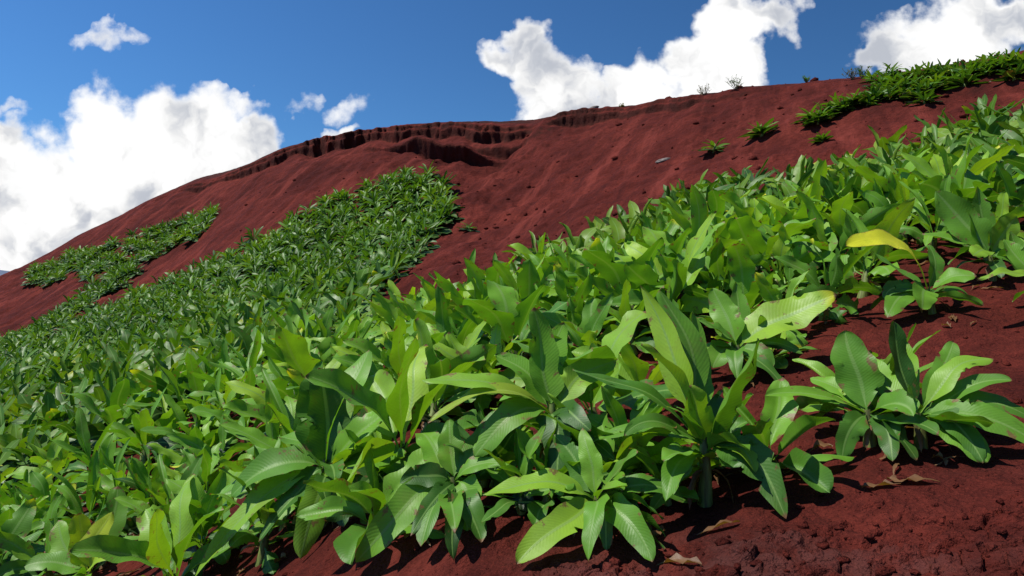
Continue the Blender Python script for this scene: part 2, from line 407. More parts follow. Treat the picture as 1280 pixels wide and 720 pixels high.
def tube(path, radii, seg=8, tint=(0.6, 0, 0)):
    path = np.asarray(path, float); V = []; a = np.linspace(0, 2 * np.pi, seg, endpoint=False)
    for i, p in enumerate(path):
        T = path[min(i + 1, len(path) - 1)] - path[max(i - 1, 0)]; T = T / (np.linalg.norm(T) + 1e-9)
        s = np.cross(T, [0.3, 1, 0.1]); s /= np.linalg.norm(s); n = np.cross(s, T)
        r = radii[i] * (1 + 0.10 * np.sin(a * 3 + i))
        V.append(p + np.outer(np.cos(a) * r, s) + np.outer(np.sin(a) * r, n))
    V = np.concatenate(V); F_ = []
    for i in range(len(path) - 1):
        for j in range(seg):
            F_.append((i * seg + j, i * seg + (j + 1) % seg, (i + 1) * seg + (j + 1) % seg, (i + 1) * seg + j))
    return V, np.array(F_), np.tile([0.5, 0.5], (len(V), 1)), np.tile(tint, (len(V), 1))

def join(parts):
    V, Fc, U, T = [], [], [], []; k = 0
    for v, f, u, t in parts:
        V.append(v); Fc.append(f + k); U.append(u); T.append(t); k += len(v)
    return np.concatenate(V), np.concatenate(Fc), np.concatenate(U), np.concatenate(T)

def plant_leaves(rng, style, nu, nv, n=None, H=0.26):
    """the leaves of one rosette, size about 1.3 m across; style picks the habit"""
    st = dict(n=11, L=(0.58, 0.80), W=0.110, el=(74, 0), bend=(30, 95), fold=0.38, torn=0.03, wave=0.15, tint=(0.35, 0.75), yellow=0, brown=1)
    st.update(style)
    n = n or st['n']; out = []
    a0 = rng.uniform(0, 6.28)
    for i in range(n):
        q = i / (n - 1)
        az = a0 + i * 2.399 + rng.uniform(-0.25, 0.25)
        el = math.radians(st['el'][0] * (1 - q) ** 0.8 + st['el'][1] * (1 - (1 - q) ** 0.8) + rng.uniform(-15, 13))
        bend = math.radians(rng.uniform(*st['bend'])) * (0.45 + 0.75 * q)
        L = rng.uniform(*st['L']) * (0.78 + 0.22 * math.sin(math.pi * min(1, q + 0.3)))
        d0 = np.array([math.cos(az) * math.cos(el), math.sin(az) * math.cos(el), math.sin(el)])
        e1 = el - bend
        d1 = np.array([math.cos(az) * math.cos(e1), math.sin(az) * math.cos(e1), math.sin(e1)])
        p0 = np.array([math.cos(az) * 0.02, math.sin(az) * 0.02, H * (1.0 - 0.45 * q)])
        p1 = p0 + d0 * L * 0.55; p2 = p1 + d1 * L * 0.50
        if p2[2] < 0.05: p2[2] = 0.05 + rng.uniform(0, 0.04)
        if p1[2] < 0.10: p1[2] = 0.10
        tin = [rng.uniform(*st['tint']) + 0.20 * (1 - q) - 0.02 - st.get('old', 1.1) * max(0, q - 0.52), 0, 0]; tin[0] = max(tin[0], 0.0)  # low leaves darkened by colour to paint the shade in the gaps
        if i in range(n - st['yellow'], n): tin[1] = rng.uniform(0.75, 1.0)
        W = st['W'] * rng.uniform(0.85, 1.2) * (0.7 if q < 0.1 else 1)
        fold = st['fold'] * rng.choice([1, 1, 1, -0.8]) * rng.uniform(0.5, 1.7) + (0.65 if q < 0.1 else 0)
        out.append(leaf(p0, p1, p2, W, rng, nu, nv, fold=fold, roll=rng.uniform(-0.8, 0.8), wave=st['wave'], torn=st['torn'], tint=tin,
                        tip_yellow=0.15 if rng.random() < 0.05 else 0))
    brown = []
    for i in range(st['brown']):
        az = rng.uniform(0, 6.28); L = 0.40
        p0 = np.array([0.02 * math.cos(az), 0.02 * math.sin(az), H * 0.5]); p1 = p0 + np.array([math.cos(az) * 0.14, math.sin(az) * 0.14, 0.03]); p2 = np.array([math.cos(az) * 0.20, math.sin(az) * 0.20, 0.01])
        brown.append(leaf(p0, p1, p2, 0.035, rng, max(5, nu // 2), min(nv, 5), fold=0.8, torn=0.2, tint=(0.4, 0.4, 1.0)))
    return out, brown

def stem_mesh(name, rng, H=0.26):
    pth = [(rng.uniform(-.01, .01), rng.uniform(-.01, .01), z) for z in (-0.05, 0.0, H * 0.4, H * 0.75, H)]
    return make_mesh(name, *tube(pth, [0.052, 0.048, 0.040, 0.034, 0.022], 10)[:2], [STEM])

STYLES = [
    ('with broad upright leaves', dict(tint=(0.5, 0.9))),
    ('with one yellowed lower leaf', dict(yellow=1, tint=(0.4, 0.7))),
    ('with long drooping leaves', dict(el=(66, 0), bend=(45, 95), L=(0.66, 0.85))),
    ('with narrow arching leaves', dict(W=0.072, n=13, bend=(35, 80))),
    ('with ragged torn leaves', dict(torn=0.22, W=0.12, wave=0.16)),
    ('with pale lime green leaves', dict(tint=(0.72, 1.0))),
    ('with dull blue green leaves', dict(tint=(0.08, 0.32), fold=0.22)),
    ('with wavy crowded leaves', dict(wave=0.24, n=14, L=(0.52, 0.7))),
    ('with wide flat leaves', dict(W=0.15, fold=0.15, n=9)),
    ('with leaves folded along the midrib', dict(fold=0.75, W=0.14, tint=(0.5, 0.85))),
]

LABELED = []
# ---------------------------------------------------------------- terrain mesh
def build_terrain():
    ph = np.concatenate([np.radians(np.arange(-180, -46, 2.0)), np.radians(np.arange(-46, 46, 0.10)), np.radians(np.arange(46, 180.1, 2.0))])
    cr = crest_r(ph)
    one = np.ones((1, len(ph)))
    ra = np.exp(np.linspace(math.log(0.9), math.log(2.3), 40))[:, None] * one
    rb = np.exp(np.linspace(math.log(2.3), math.log(4.5), 290))[1:, None] * one
    rc = np.exp(math.log(4.5) + (np.log(cr - 13)[None, :] - math.log(4.5)) * np.linspace(0, 1, 420)[1:, None])
    r1 = np.concatenate([ra, rb, rc])
    r2 = (cr - 13)[None, :] + np.linspace(0, 1, 170)[1:, None] * 15.0
    k3 = np.linspace(0, 1, 60)[1:, None]
    r3 = np.exp(np.log(cr + 2)[None, :] + (math.log(6000) - np.log(cr + 2)[None, :]) * k3)
    R = np.concatenate([np.full((1, len(ph)), 0.02), r1, r2, r3])
    PH = np.broadcast_to(ph, R.shape)
    X = R * np.sin(PH); Y = R * np.cos(PH)
    Z, DX, DY = heights(X.ravel(), Y.ravel())
    Z = Z.reshape(X.shape)
    V = np.stack([X + DX.reshape(X.shape), Y + DY.reshape(X.shape), Z], -1).reshape(-1, 3)
    nr, nc = R.shape
    # slope steepness along r paints scarp shade; the flat cap behind is crusted brown
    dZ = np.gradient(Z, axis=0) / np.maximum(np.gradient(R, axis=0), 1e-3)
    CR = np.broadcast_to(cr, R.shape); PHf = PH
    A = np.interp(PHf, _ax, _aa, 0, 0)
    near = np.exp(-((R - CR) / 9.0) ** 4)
    crust_and_shade = 0.7 * np.clip((dZ - 0.65) / 0.5, 0, 1) * near
    crust_and_shade = np.maximum(crust_and_shade, sstep(-1.9, -1.0, R - CR + 0.3 * gnoise(PH * 60, R)) * (0.25 + 0.75 * np.clip(A * 1.3, 0, 1)) * 0.85)
    crust_and_shade *= (PH > pxphi(-400)) * 1.0
    grey = sstep(0.0, 0.5, gnoise(X * 0.9 + 3, Y * 1.2) + 0.2) * (1 - sstep(3.0, 3.6, Y)) * (Y > 0) * (X > -0.1) * 0.55
    me = make_mesh('ground', V, grid_faces(nr, nc), [SOIL], extra={'crust_and_shade': crust_and_shade.ravel(), 'grey': grey.ravel()})
    o = link('ground', me); tag(o, 'dark red volcanic soil of the steep hillside', None, None, 'structure')
    return o
build_terrain()

# distant mountain far beyond the left shoulder
def build_hills():
    nx, ny = 140, 30
    X, Y = np.meshgrid(np.linspace(-4300, 1200, nx), np.linspace(2500, 4300, ny), indexing='ij')
    e = np.sin(np.pi * np.linspace(0, 1, ny))[None, :] ** 0.8
    Z = -40 + e * (90 + 60 * fbm(X / 900, Y / 900, 4) + 55 * np.exp(-((X + 2300) / 500) ** 2))
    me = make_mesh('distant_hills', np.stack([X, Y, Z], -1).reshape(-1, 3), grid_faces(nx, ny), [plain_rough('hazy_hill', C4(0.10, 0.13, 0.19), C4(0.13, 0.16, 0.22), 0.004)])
    tag(link('distant_hills', me), 'hazy blue grey hills on the horizon', None, None, 'structure')
build_hills()

# ---------------------------------------------------------------- specimen plants near the camera
def specimen(label, base, crown, leaves, seed, stem_r=0.055):
    stem_r *= 0.66
    """base, crown: sighted positions of the foot and of the leaf crown; leaves: (tip dx, tip dy, towards, half width, arch, options) in hundredths of the plant's own scale"""
    g = ground_at(*base); rng = np.random.default_rng(seed)
    k = g.y / F
    root = link('banana_plant', None); root.location = g
    cr = np.array([(crown[0] - base[0]) * k, 0.0, max(0.10, (base[1] - crown[1]) * k)])
    tag(root, label, 'banana plant')
    pth = [np.array([0, 0, -0.06]), np.array([0, 0, 0.0]), cr * 0.5 + np.array([0.006, 0, 0]), cr * 0.85, cr]
    link('stem', make_mesh('stem', *tube(pth, [stem_r, stem_r * 0.95, stem_r * 0.75, stem_r * 0.6, stem_r * 0.4], 12)[:2], [STEM]), root)
    for i, lf in enumerate(leaves):
        dx, dy, tw, W, arch = lf[:5]; op = lf[5] if len(lf) > 5 else {}
        if op.get('side') is FR: tw -= 0.20
        tip = np.array([(crown[0] + dx - base[0]) * k, -tw, (base[1] - (crown[1] + dy)) * k])
        # keep the tip above the ground it hangs over
        gz = hz(g.x + tip[0], g.y + tip[1]) - g.z
        tip[2] = max(tip[2], gz + 0.02)
        fr = op.get('from', 0.85)
        p0 = cr * fr; d = tip - p0
        mid = p0 + d * op.get('m', 0.45) + np.array([0, 0, arch * k]) + np.array([op.get('sx', rng.uniform(-14, 14)) * k, rng.uniform(-0.06, 0.03), 0])
        gm = hz(g.x + mid[0], g.y + mid[1]) - g.z
        mid[2] = max(mid[2], gm + 0.05)
        side = op.get('side')
        tint = op.get('tint', (rng.uniform(0.45, 0.8), 0, 0))
        if seed in (1, 2): W *= 0.86; tip = p0 + (tip - p0) * 0.95
        v, f, u, c = leaf(p0, mid, tip, W * k, rng, 30, 11, fold=op.get('fold', 0.30), roll=(op['roll'] * 1.6 if 'roll' in op else (rng.uniform(-0.65, 0.65) if 'side' in op else -math.copysign(rng.uniform(0.35, 0.8), dx))), pet=op.get('pet', 0.14),
                          wave=op.get('wave', 0.09), torn=op.get('torn', 0.03), tint=tint, tip_yellow=op.get('ty', 0), side=side)
        o = link('leaf', make_mesh('leaf', v, f, [LEAF], u, c), root)
        if tint[1] > 0.5: tag(o, op.get('label', 'bright yellow leaf'))
        elif tint[2] > 0.5: tag(o, 'withered brown leaf')
    for j in range(5):
        az = rng.uniform(0, 6.28) if j else -1.2; Lh = rng.uniform(0.30, 0.48); q = np.array([math.cos(az), math.sin(az), 0.0])
        p0 = cr * rng.uniform(0.45, 0.8); tip = p0 + q * Lh; gz = hz(g.x + tip[0], g.y + tip[1]) - g.z; tip[2] = max(gz + 0.03, p0[2] + rng.uniform(-0.2, 0.12))
        mid = p0 + q * Lh * 0.5 + np.array([0, 0, rng.uniform(0.08, 0.18)])
        v, f, u, c = leaf(p0, mid, tip, rng.uniform(0.055, 0.085), rng, 24, 9, fold=rng.uniform(0.2, 0.6), roll=rng.uniform(-0.5, 0.5), tint=(rng.uniform(0.15, 0.6), 0, 0), wave=0.14)
        link('leaf', make_mesh('leaf', v, f, [LEAF], u, c), root)
    # withered sheaths at the foot
    for j in range(3):
        az = rng.uniform(0, 6.28); q = np.array([math.cos(az), math.sin(az), 0])
        v, f, u, c = leaf(cr * 0.5, cr * 0.5 + q * 0.10 + np.array([0, 0, 0.04]), q * 0.14 + np.array([0, 0, 0.0]), 0.02, rng, 8, 5, fold=0.7, tint=(0.4, 0.5, 1.0), torn=0.2)
        tag(link('withered_leaf', make_mesh('withered_leaf', v, f, [LEAF], u, c), root), 'withered brown leaf')
    return root

B = (0, 1, 0.0)     # blade seen edge to side: side vector along the depth
FR = (1, 0, 0.0)    # blade spread across the picture plane
SPEC = [
 specimen('solitary banana plant on bare red soil with one long leaf reaching left', (1088, 556), (1084, 512), [
    (-10, -102, 0.05, 34, 0, dict(side=FR, tint=(0.35, 0, 0), fold=0.25, pet=0.1)), (28, -62, -0.1, 24, 10, dict(side=FR, tint=(0.4, 0, 0))),
    (-140, -20, 0.08, 14, 26, dict(tint=(0.75, 0, 0), pet=0.2)), (-48, 60, 0.16, 20, 26, dict(tint=(0.5, 0, 0))),
    (0, 84, 0.30, 19, 20, dict(tint=(0.15, 0, 0))), (-40, -30, -0.35, 16, 20), (22, -4, 0.30, 22, 26, dict(tint=(0.55, 0, 0), fold=0.6)),
    (-60, -12, -0.30, 18, 22, dict(tint=(0.85, 0.1, 0))), (50, -40, -0.4, 18, 20)], 1),
 specimen('rightmost solitary banana plant on bare red soil, fanning broad leaves rightwards', (1152, 560), (1146, 516), [
    (-10, -118, 0.0, 24, 0, dict(side=FR, tint=(0.2, 0, 0), fold=0.3)), (68, -92, -0.15, 16, 26, dict(tint=(0.6, 0, 0))),
    (100, -74, 0.0, 19, 34, dict(tint=(0.75, 0, 0), roll=-0.35)), (105, -48, 0.12, 15, 20, dict(tint=(0.6, 0, 0))),
    (130, 8, 0.16, 25, 44, dict(tint=(0.55, 0, 0), roll=-0.3)), (104, 88, 0.38, 26, 46, dict(tint=(0.65, 0, 0))),
    (38, 66, 0.34, 26, 26, dict(tint=(0.55, 0, 0), fold=0.2)), (-26, -70, -0.3, 20, 6, dict(side=FR)), (-40, -30, 0.2, 15, 26, dict(tint=(0.3, 0, 0))),
    (30, -90, -0.4, 18, 10), (70, 10, -0.35, 18, 30, dict(tint=(0.2, 0, 0)))], 2),
 specimen('tall banana plant with pale stalks above the soil, tallest of the front edge', (882, 632), (880, 548), [
    (48, -128, 0.22, 26, -6, dict(side=(0.8, 0.6, 0), fold=0.7, tint=(0.75, 0, 0), pet=0.08)), (-165, -88, 0.05, 17, 46, dict(tint=(0.15, 0, 0), pet=0.22)),
    (-70, -190, -0.1, 22, -10, dict(side=FR, tint=(0.95, 0, 0), pet=0.3)), (-28, -185, -0.2, 26, 0, dict(side=FR, tint=(0.5, 0, 0), pet=0.3)),
    (12, -150, -0.25, 26, 0, dict(side=FR, tint=(0.6, 0, 0), pet=0.25)), (-80, -118, 0.05, 26, 30, dict(tint=(0.9, 0, 0), pet=0.2)),
    (72, 96, 0.36, 28, 56, dict(tint=(0.35, 0, 0), torn=0.10)), (-24, -68, 0.3, 24, 6, dict(side=FR, tint=(0.8, 0, 0))),
    (-106, -12, 0.22, 12, 46, dict(tint=(0.45, 0, 0))), (-55, -50, 0.25, 15, 16, dict(tint=(0.5, 0, 0))), (-140, 20, -0.2, 18, 50, dict(tint=(0.4, 0, 0))),
    (55, -30, -0.35, 20, 30, dict(tint=(0.2, 0, 0))), (45, 28, 0.25, 18, 30, dict(tint=(0.85, 0, 0)))], 3, 0.06),
 specimen('small banana plant lowest on the bare soil with one leaf almost touching it', (748, 668), (746, 620), [
    (-142, -10, 0.10, 20, 32, dict(tint=(0.85, 0, 0), roll=0.4, pet=0.16)), (-98, 74, 0.30, 22, 30, dict(tint=(0.98, 0.06, 0), pet=0.12)),
    (-12, -78, 0.05, 17, 0, dict(side=FR, tint=(0.75, 0, 0))), (110, 6, 0.08, 20, 46, dict(tint=(0.5, 0, 0))), (-50, -62, -0.05, 17, 6, dict(side=FR, tint=(0.3, 0, 0))),
    (48, -60, 0.1, 16, 12, dict(tint=(0.4, 0, 0))), (4, 44, 0.26, 20, 30, dict(tint=(0.15, 0, 0))), (60, 50, 0.15, 20, 30, dict(tint=(0.2, 0, 0))), (28, -30, 0.25, 12, 10, dict(tint=(0.8, 0, 0)))], 4, 0.045),
 specimen('banana plant with two broad upright leaves and one leaf hanging straight down', (408, 655), (406, 575), [
    (-14, -112, 0.10, 30, 0, dict(side=FR, tint=(0.35, 0, 0), pet=0.05, fold=0.4)), (-32, -98, 0.0, 30, 8, dict(side=FR, tint=(0.55, 0, 0), pet=0.05)),
    (102, -98, 0.05, 24, 0, dict(tint=(0.75, 0, 0), torn=0.10, pet=0.1, roll=-0.6)), (34, -86, 0.15, 5, 0, dict(tint=(0.6, 0, 0))),
    (138, 26, 0.22, 28, 40, dict(tint=(0.5, 0, 0), pet=0.12, roll=-0.3)), (-108, 42, 0.10, 26, 50, dict(tint=(0.4, 0, 0), roll=0.3)),
    (-8, 128, 0.36, 20, 36, dict(tint=(0.7, 0, 0), pet=0.16)), (-140, 130, 0.30, 20, 60, dict(tint=(0.75, 0, 0))), (-60, 84, 0.30, 20, 40, dict(tint=(0.3, 0, 0))),
    (-70, -20, -0.25, 24, 20), (70, -40, -0.35, 22, 20), (30, -130, -0.3, 26, 0, dict(side=FR, tint=(0.55, 0, 0)))], 5, 0.055),
 specimen('low banana plant with a short square ended leaf over the cracked soil', (570, 650), (566, 596), [
    (-108, 86, 0.25, 22, 46, dict(tint=(0.65, 0, 0))), (20, 74, 0.22, 22, 34, dict(tint=(0.65, 0, 0), pet=0.3)), (-62, 4, 0.1, 18, 26, dict(tint=(0.2, 0, 0))),
    (-8, -62, 0.0, 20, 0, dict(side=FR, tint=(0.6, 0, 0))), (50, -72, -0.05, 18, 8, dict(side=FR, tint=(0.5, 0, 0))), (72, -20, 0.1, 16, 26), (-40, 46, 0.35, 14, 26, dict(tint=(0.15, 0, 0))),
    (-50, -40, -0.3, 20, 20)], 6, 0.045),
 specimen('tall shadowed banana plant with very long leaves arching to the left', (694, 610), (690, 505), [
    (-24, -118, 0.0, 24, 0, dict(side=FR, tint=(0.55, 0, 0))), (-160, -32, 0.10, 18, 44, dict(tint=(0.7, 0, 0), pet=0.18)), (-150, 14, 0.22, 17, 70, dict(tint=(0.5, 0.25, 0))),
    (-96, 52, 0.25, 22, 60, dict(tint=(0.6, 0, 0))), (52, 62, 0.22, 20, 50, dict(tint=(0.45, 0, 0))), (42, 20, 0.3, 16, 30, dict(tint=(0.2, 0, 0))), (20, -100, -0.2, 24, 0, dict(side=FR)),
    (0, 76, 0.35, 22, 50, dict(tint=(0.15, 0, 0))), (-70, -60, -0.2, 22, 20), (90, -50, -0.3, 22, 30, dict(tint=(0.8, 0, 0)))], 7, 0.055),
 specimen('banana plant whose longest leaf is bright yellow and bent into a hook', (1166, 392), (1158, 362), [
    (-112, -54, 0.10, 17, 92, dict(tint=(0.9, 1.0, 0), pet=0.2, m=0.16, torn=0, fold=0.12, roll=0.35)), (-24, 24, 0.2, 17, 22, dict(tint=(0.75, 0, 0))), (44, -18, 0.2, 16, 16, dict(tint=(0.8, 0, 0), roll=-0.3)),
    (-60, 12, 0.1, 14, 24, dict(tint=(0.3, 0, 0))), (30, -60, -0.1, 14, 4, dict(side=FR)), (-30, -50, -0.3, 14, 6, dict(side=FR)), (60, 20, 0.1, 12, 20, dict(tint=(0.4, 0, 0))), (-70, 34, 0.25, 16, 24, dict(tint=(0.5, 0, 0)))], 8, 0.05),
 specimen('banana plant with a star of upright leaves beside the bare clearing', (1242, 350), (1238, 318), [
    (-52, -84, 0.0, 22, 0, dict(side=FR, tint=(0.6, 0, 0))), (-12, -66, 0.05, 18, 0, dict(side=FR, tint=(0.35, 0, 0))), (44, -50, 0.1, 22, 4, dict(side=FR, tint=(0.75, 0, 0))),
    (-44, 2, 0.25, 13, 16, dict(tint=(0.8, 0, 0))), (62, 14, 0.1, 16, 24), (20, -90, -0.2, 18, 0, dict(side=FR)), (-70, -30, -0.2, 18, 10), (24, 26, 0.2, 14, 20, dict(tint=(0.3, 0, 0)))], 9, 0.05),
 specimen('banana plant reaching one wavy leaf in over the bare clearing', (1318, 388), (1316, 356), [
    (-102, -8, 0.05, 13, 22, dict(tint=(0.8, 0, 0), wave=0.2)), (-40, -60, 0, 18, 0, dict(side=FR)), (40, -50, 0, 18, 10), (-60, 44, 0.25, 16, 20), (50, 30, 0.1, 16, 20), (-20, -70, -0.3, 18, 0)], 10, 0.05),
 specimen('yellow green banana plant with upright leaves at the bottom edge', (112, 742), (112, 712), [
    (-20, -66, 0.1, 17, 0, dict(side=FR, tint=(1.0, 0.35, 0))), (18, -68, 0.1, 17, 0, dict(side=FR, tint=(1.0, 0.4, 0))), (-60, -50, 0.0, 18, 4, dict(side=FR, tint=(0.8, 0, 0))),
    (50, -30, 0.1, 16, 10, dict(tint=(0.9, 0.1, 0))), (-70, -10, 0.1, 16, 14), (0, -88, -0.2, 18, 0, dict(side=FR, tint=(0.6, 0, 0)))], 11, 0.05),
 specimen('banana plant holding one wide leaf with a yellow tip above the clearing', (925, 470), (922, 432), [
    (112, -62, 0.15, 30, 20, dict(tint=(0.9, 0, 0), ty=0.12, pet=0.1, roll=-0.4)), (-20, -72, 0, 20, 0, dict(side=FR)), (-60, -30, 0.05, 20, 16), (20, -80, -0.2, 18, 0, dict(side=FR, tint=(0.5, 0, 0))),
    (60, 10, 0.1, 14, 20, dict(tint=(0.3, 0, 0))), (-40, 26, 0.2, 18, 20), (30, 24, 0.22, 14, 18)], 12, 0.05),
]
HB = [(o.location.x, o.location.y) for o in SPEC]

# ---------------------------------------------------------------- the plantation
def inside(px, py, poly):
    res = np.zeros(px.shape, bool); n = len(poly); j = n - 1
    for i in range(n):
        xi, yi = poly[i]; xj, yj = poly[j]
        c = ((yi > py) != (yj > py)) & (px < (xj - xi) * (py - yi) / (yj - yi + 1e-12) + xi)
        res ^= c; j = i
    return res
MAIN = [(-260, 800), (230, 800), (330, 760), (430, 705), (540, 668), (640, 650), (700, 640), (800, 625), (870, 600), (930, 560), (975, 500), (1050, 475), (1120, 470), (1170, 425), (1195, 390),
        (1230, 352), (1340, 330), (1600, 330), (1600, 80), (1290, 152), (1100, 210), (1000, 238), (900, 248), (820, 290), (700, 332), (610, 380), (530, 410), (474, 425), (450, 396), (464, 372), (524, 320),
        (570, 276), (568, 246), (548, 228), (510, 222), (470, 230), (400, 263), (300, 317), (200, 358), (100, 408), (0, 449), (-260, 560)]
PATCH = [(25, 352), (60, 332), (120, 312), (200, 288), (264, 262), (270, 270), (240, 300), (194, 328), (142, 350), (112, 352), (88, 346), (60, 356)]
STRIPW = [(-60, 470), (0, 440), (60, 402), (110, 366), (150, 345), (172, 342), (140, 368), (90, 400), (50, 425), (0, 458), (-60, 490)]

def to_px(x, y, z): return 640 + F * x / y, 360 - F * z / y
STEP = 0.56
gx, gy = np.meshgrid(np.arange(-75, 34, STEP), np.arange(2.2, 78, STEP))
gx = gx.ravel() + RNG.uniform(-0.24, 0.24, gx.size); gy = gy.ravel() + RNG.uniform(-0.26, 0.26, gy.size)
ok = np.abs(gx / gy) < 1.1
gx, gy = gx[ok], gy[ok]
gzz = heights(gx, gy)[0]
ppx, ppy = to_px(gx, gy, gzz)
jx, jy = ppx + RNG.normal(0, 3.5, gx.size), ppy + RNG.normal(0, 2.2, gx.size)
sel = (inside(jx, jy, MAIN) | inside(jx, jy, PATCH) | inside(jx, jy, STRIPW)) & (ppx > -120) & (ppx < 1400)
for hx, hy in HB: sel &= np.hypot(gx - hx, gy - hy) > 0.42
for hx, hy in HB:
    cx_ = 640 + F * hx / hy
    sel &= ~((gy < hy) & (np.abs(ppx - cx_) < 60) & (gy > hy - 1.0) & (hy < 6))
hx, hy = HB[7]; sel &= ~((ppx > 1030) & (ppx < 1195) & (gy < hy + 0.25) & (gy > hy - 2.5))
sel &= RNG.random(gx.size) > 0.10 * (gy < 16) * (ppx > 420)
sel &= ~((gnoise(gx / 2.2 + 11, gy / 2.2) > 0.52) & (gy < 14) & (ppx > 420) & (RNG.random(gx.size) < 0.6))
gx, gy, gzz, ppx, ppy = gx[sel], gy[sel], gzz[sel], ppx[sel], ppy[sel]
order = np.argsort(np.hypot(gx, gy)); gx, gy, gzz, ppx, ppy = (a[order] for a in (gx, gy, gzz, ppx, ppy))
print('plants in fields', len(gx))

# models of the plant: near ones carry each leaf as a part, the others a stem and a crown of foliage
def near_model(i):
    rng = np.random.default_rng(100 + i); lv, br = plant_leaves(rng, STYLES[i % 10][1], 18, 7)
    return stem_mesh('stem', rng), [make_mesh('leaf', *[a for a in (l[0], l[1])], [LEAF], l[2], l[3]) for l in lv], [make_mesh('withered_leaf', l[0], l[1], [LEAF], l[2], l[3]) for l in br], lv
def mid_model(i):
    rng = np.random.default_rng(300 + i); lv, br = plant_leaves(rng, STYLES[i % 10][1], 12, 5)
    v, f, u, c = join(lv + br)
    return stem_mesh('stem', rng), make_mesh('foliage', v, f, [LEAF], u, c)
NEAR = [near_model(i) for i in range(10)]
MID = [mid_model(i) for i in range(20)]
N_IND = 215; N_NEAR = 90
def zone(px, py):
    if px < 430: return ('at the lower left of the field', 'lower left') if py > 560 else ('in the left middle of the field', 'left middle')
    if px < 880: return ('at the open front of the field', 'front') if py > 470 else ('in the dense middle of the field', 'middle')
    return ('above the bare clearing on the right', 'above the clearing') if py > 290 else ('high in the right end of the field', 'upper right end')
for k in range(min(N_IND, len(gx))):
    si = int(RNG.integers(0, 10)); root = link('banana_plant', None)
    if RNG.random() < 0.5 and si in (1, 6): si = 0
    if ppx[k] < 480 and RNG.random() < 0.35: si = int(RNG.choice([6, 3, 7]))
    s = float(RNG.choice([0.62, 0.8, 0.95, 1.1, 1.25], p=[0.1, 0.2, 0.3, 0.25, 0.15]) * RNG.uniform(0.93, 1.07)) * (1.0 if ppy[k] > 300 else 0.95)
    if ppx[k] < 330 and gy[k] < 9: s = min(max(s, 0.8), 1.0) * 0.92
    root.location = (gx[k], gy[k], gzz[k] - 0.015); root.scale = (s, s, s * RNG.uniform(0.9, 1.15))
    root.rotation_euler = (float(RNG.normal(0.22, 0.09)), float(RNG.normal(-0.12, 0.09)), float(RNG.uniform(0, 6.28)))
    zl, zg = zone(ppx[k], ppy[k]); stn = STYLES[si][0]
    tag(root, f'plant {stn} {zl}', 'banana plant', f'banana plants {stn}, {zg} of the field')
    if k < N_NEAR:
        st, lv, br, _ = NEAR[si]
        link('stem', st, root)
        for me in lv: link('leaf', me, root)
        for me in br: link('withered_leaf', me, root)
    else:
        st, fo = MID[si + 10 * int(RNG.integers(0, 2))]
        link('stem', st, root); link('foliage', fo, root)

for k, sp in enumerate(SPEC[:7] + SPEC[11:]):
    for j in range(3):
        a = (0.2, 1.3, 2.7)[j] + float(RNG.uniform(-0.4, 0.4)); d = float(RNG.uniform(0.30, 0.5)); x, y = sp.location.x + d * math.cos(a), sp.location.y + d * math.sin(a)
        if k < 2 and j != 1: continue
        st, lv, br, _ = NEAR[int(RNG.choice([0, 3, 6, 7, 9]))]; s = float(RNG.uniform(0.5, 0.75)); root = link('banana_plant', None)
        root.location = (x, y, hz(x, y) - 0.03); root.scale = (s, s, s * 0.85); root.rotation_euler = (0.15, -0.1, float(RNG.uniform(0, 6.28)))
        tag(root, 'small young banana plant crowded against the foot of a bigger one', 'banana plant', 'young banana plants at the feet of the front row')
        link('stem', st, root)
        for me in lv: link('leaf', me, root)

def scatter_clods():
    rng = np.random.default_rng(44); Vs, Fs, off = [], [], 0
    nu, nv = 5, 7; th = np.linspace(0.05, math.pi - 0.05, nu)[:, None]; a = np.linspace(0, 2 * math.pi, nv)[None, :]
    S = np.stack([np.sin(th) * np.cos(a), np.sin(th) * np.sin(a), np.cos(th) + 0 * a], -1); F0 = grid_faces(nu, nv)
    xs, ys, ss = [], [], []
    for _ in range(1300):
        y = math.exp(rng.uniform(math.log(2.3), math.log(6.5))); px = rng.uniform(300, 1400); xs.append((px - 640) / F * y); ys.append(y); ss.append(rng.gamma(1.6, 0.0045) * (1.7 if y < 3.2 and px > 800 else 1))
    for _ in range(900):
        px = rng.uniform(300, 1250); y = rng.uniform(16, 50); xs.append((px - 640) / F * y); ys.append(y); ss.append(rng.gamma(1.3, 0.035))
    xs, ys, ss = map(np.array, (xs, ys, ss)); zs = heights(xs, ys)[0]
    for x, y, z, q in zip(xs, ys, zs, ss):
        V = S * rng.uniform(0.6, 1.35, 3) * (1 + rng.normal(0, 0.16, (nu, nv, 1))); V[:, -1] = V[:, 0]
        V = V.reshape(-1, 3) * min(q, 0.16); V[:, 2] *= 0.7
        Vs.append(V + (x, y, z + min(q, 0.16) * 0.25)); Fs.append(F0 + off); off += nu * nv
    o = link('soil_clods', make_mesh('soil_clods', np.concatenate(Vs), np.concatenate(Fs), [SOIL], smooth=False, extra={}))
    tag(o, 'loose crumbs and clods of red soil strewn over the bare ground', 'clods', None, 'stuff')
scatter_clods()

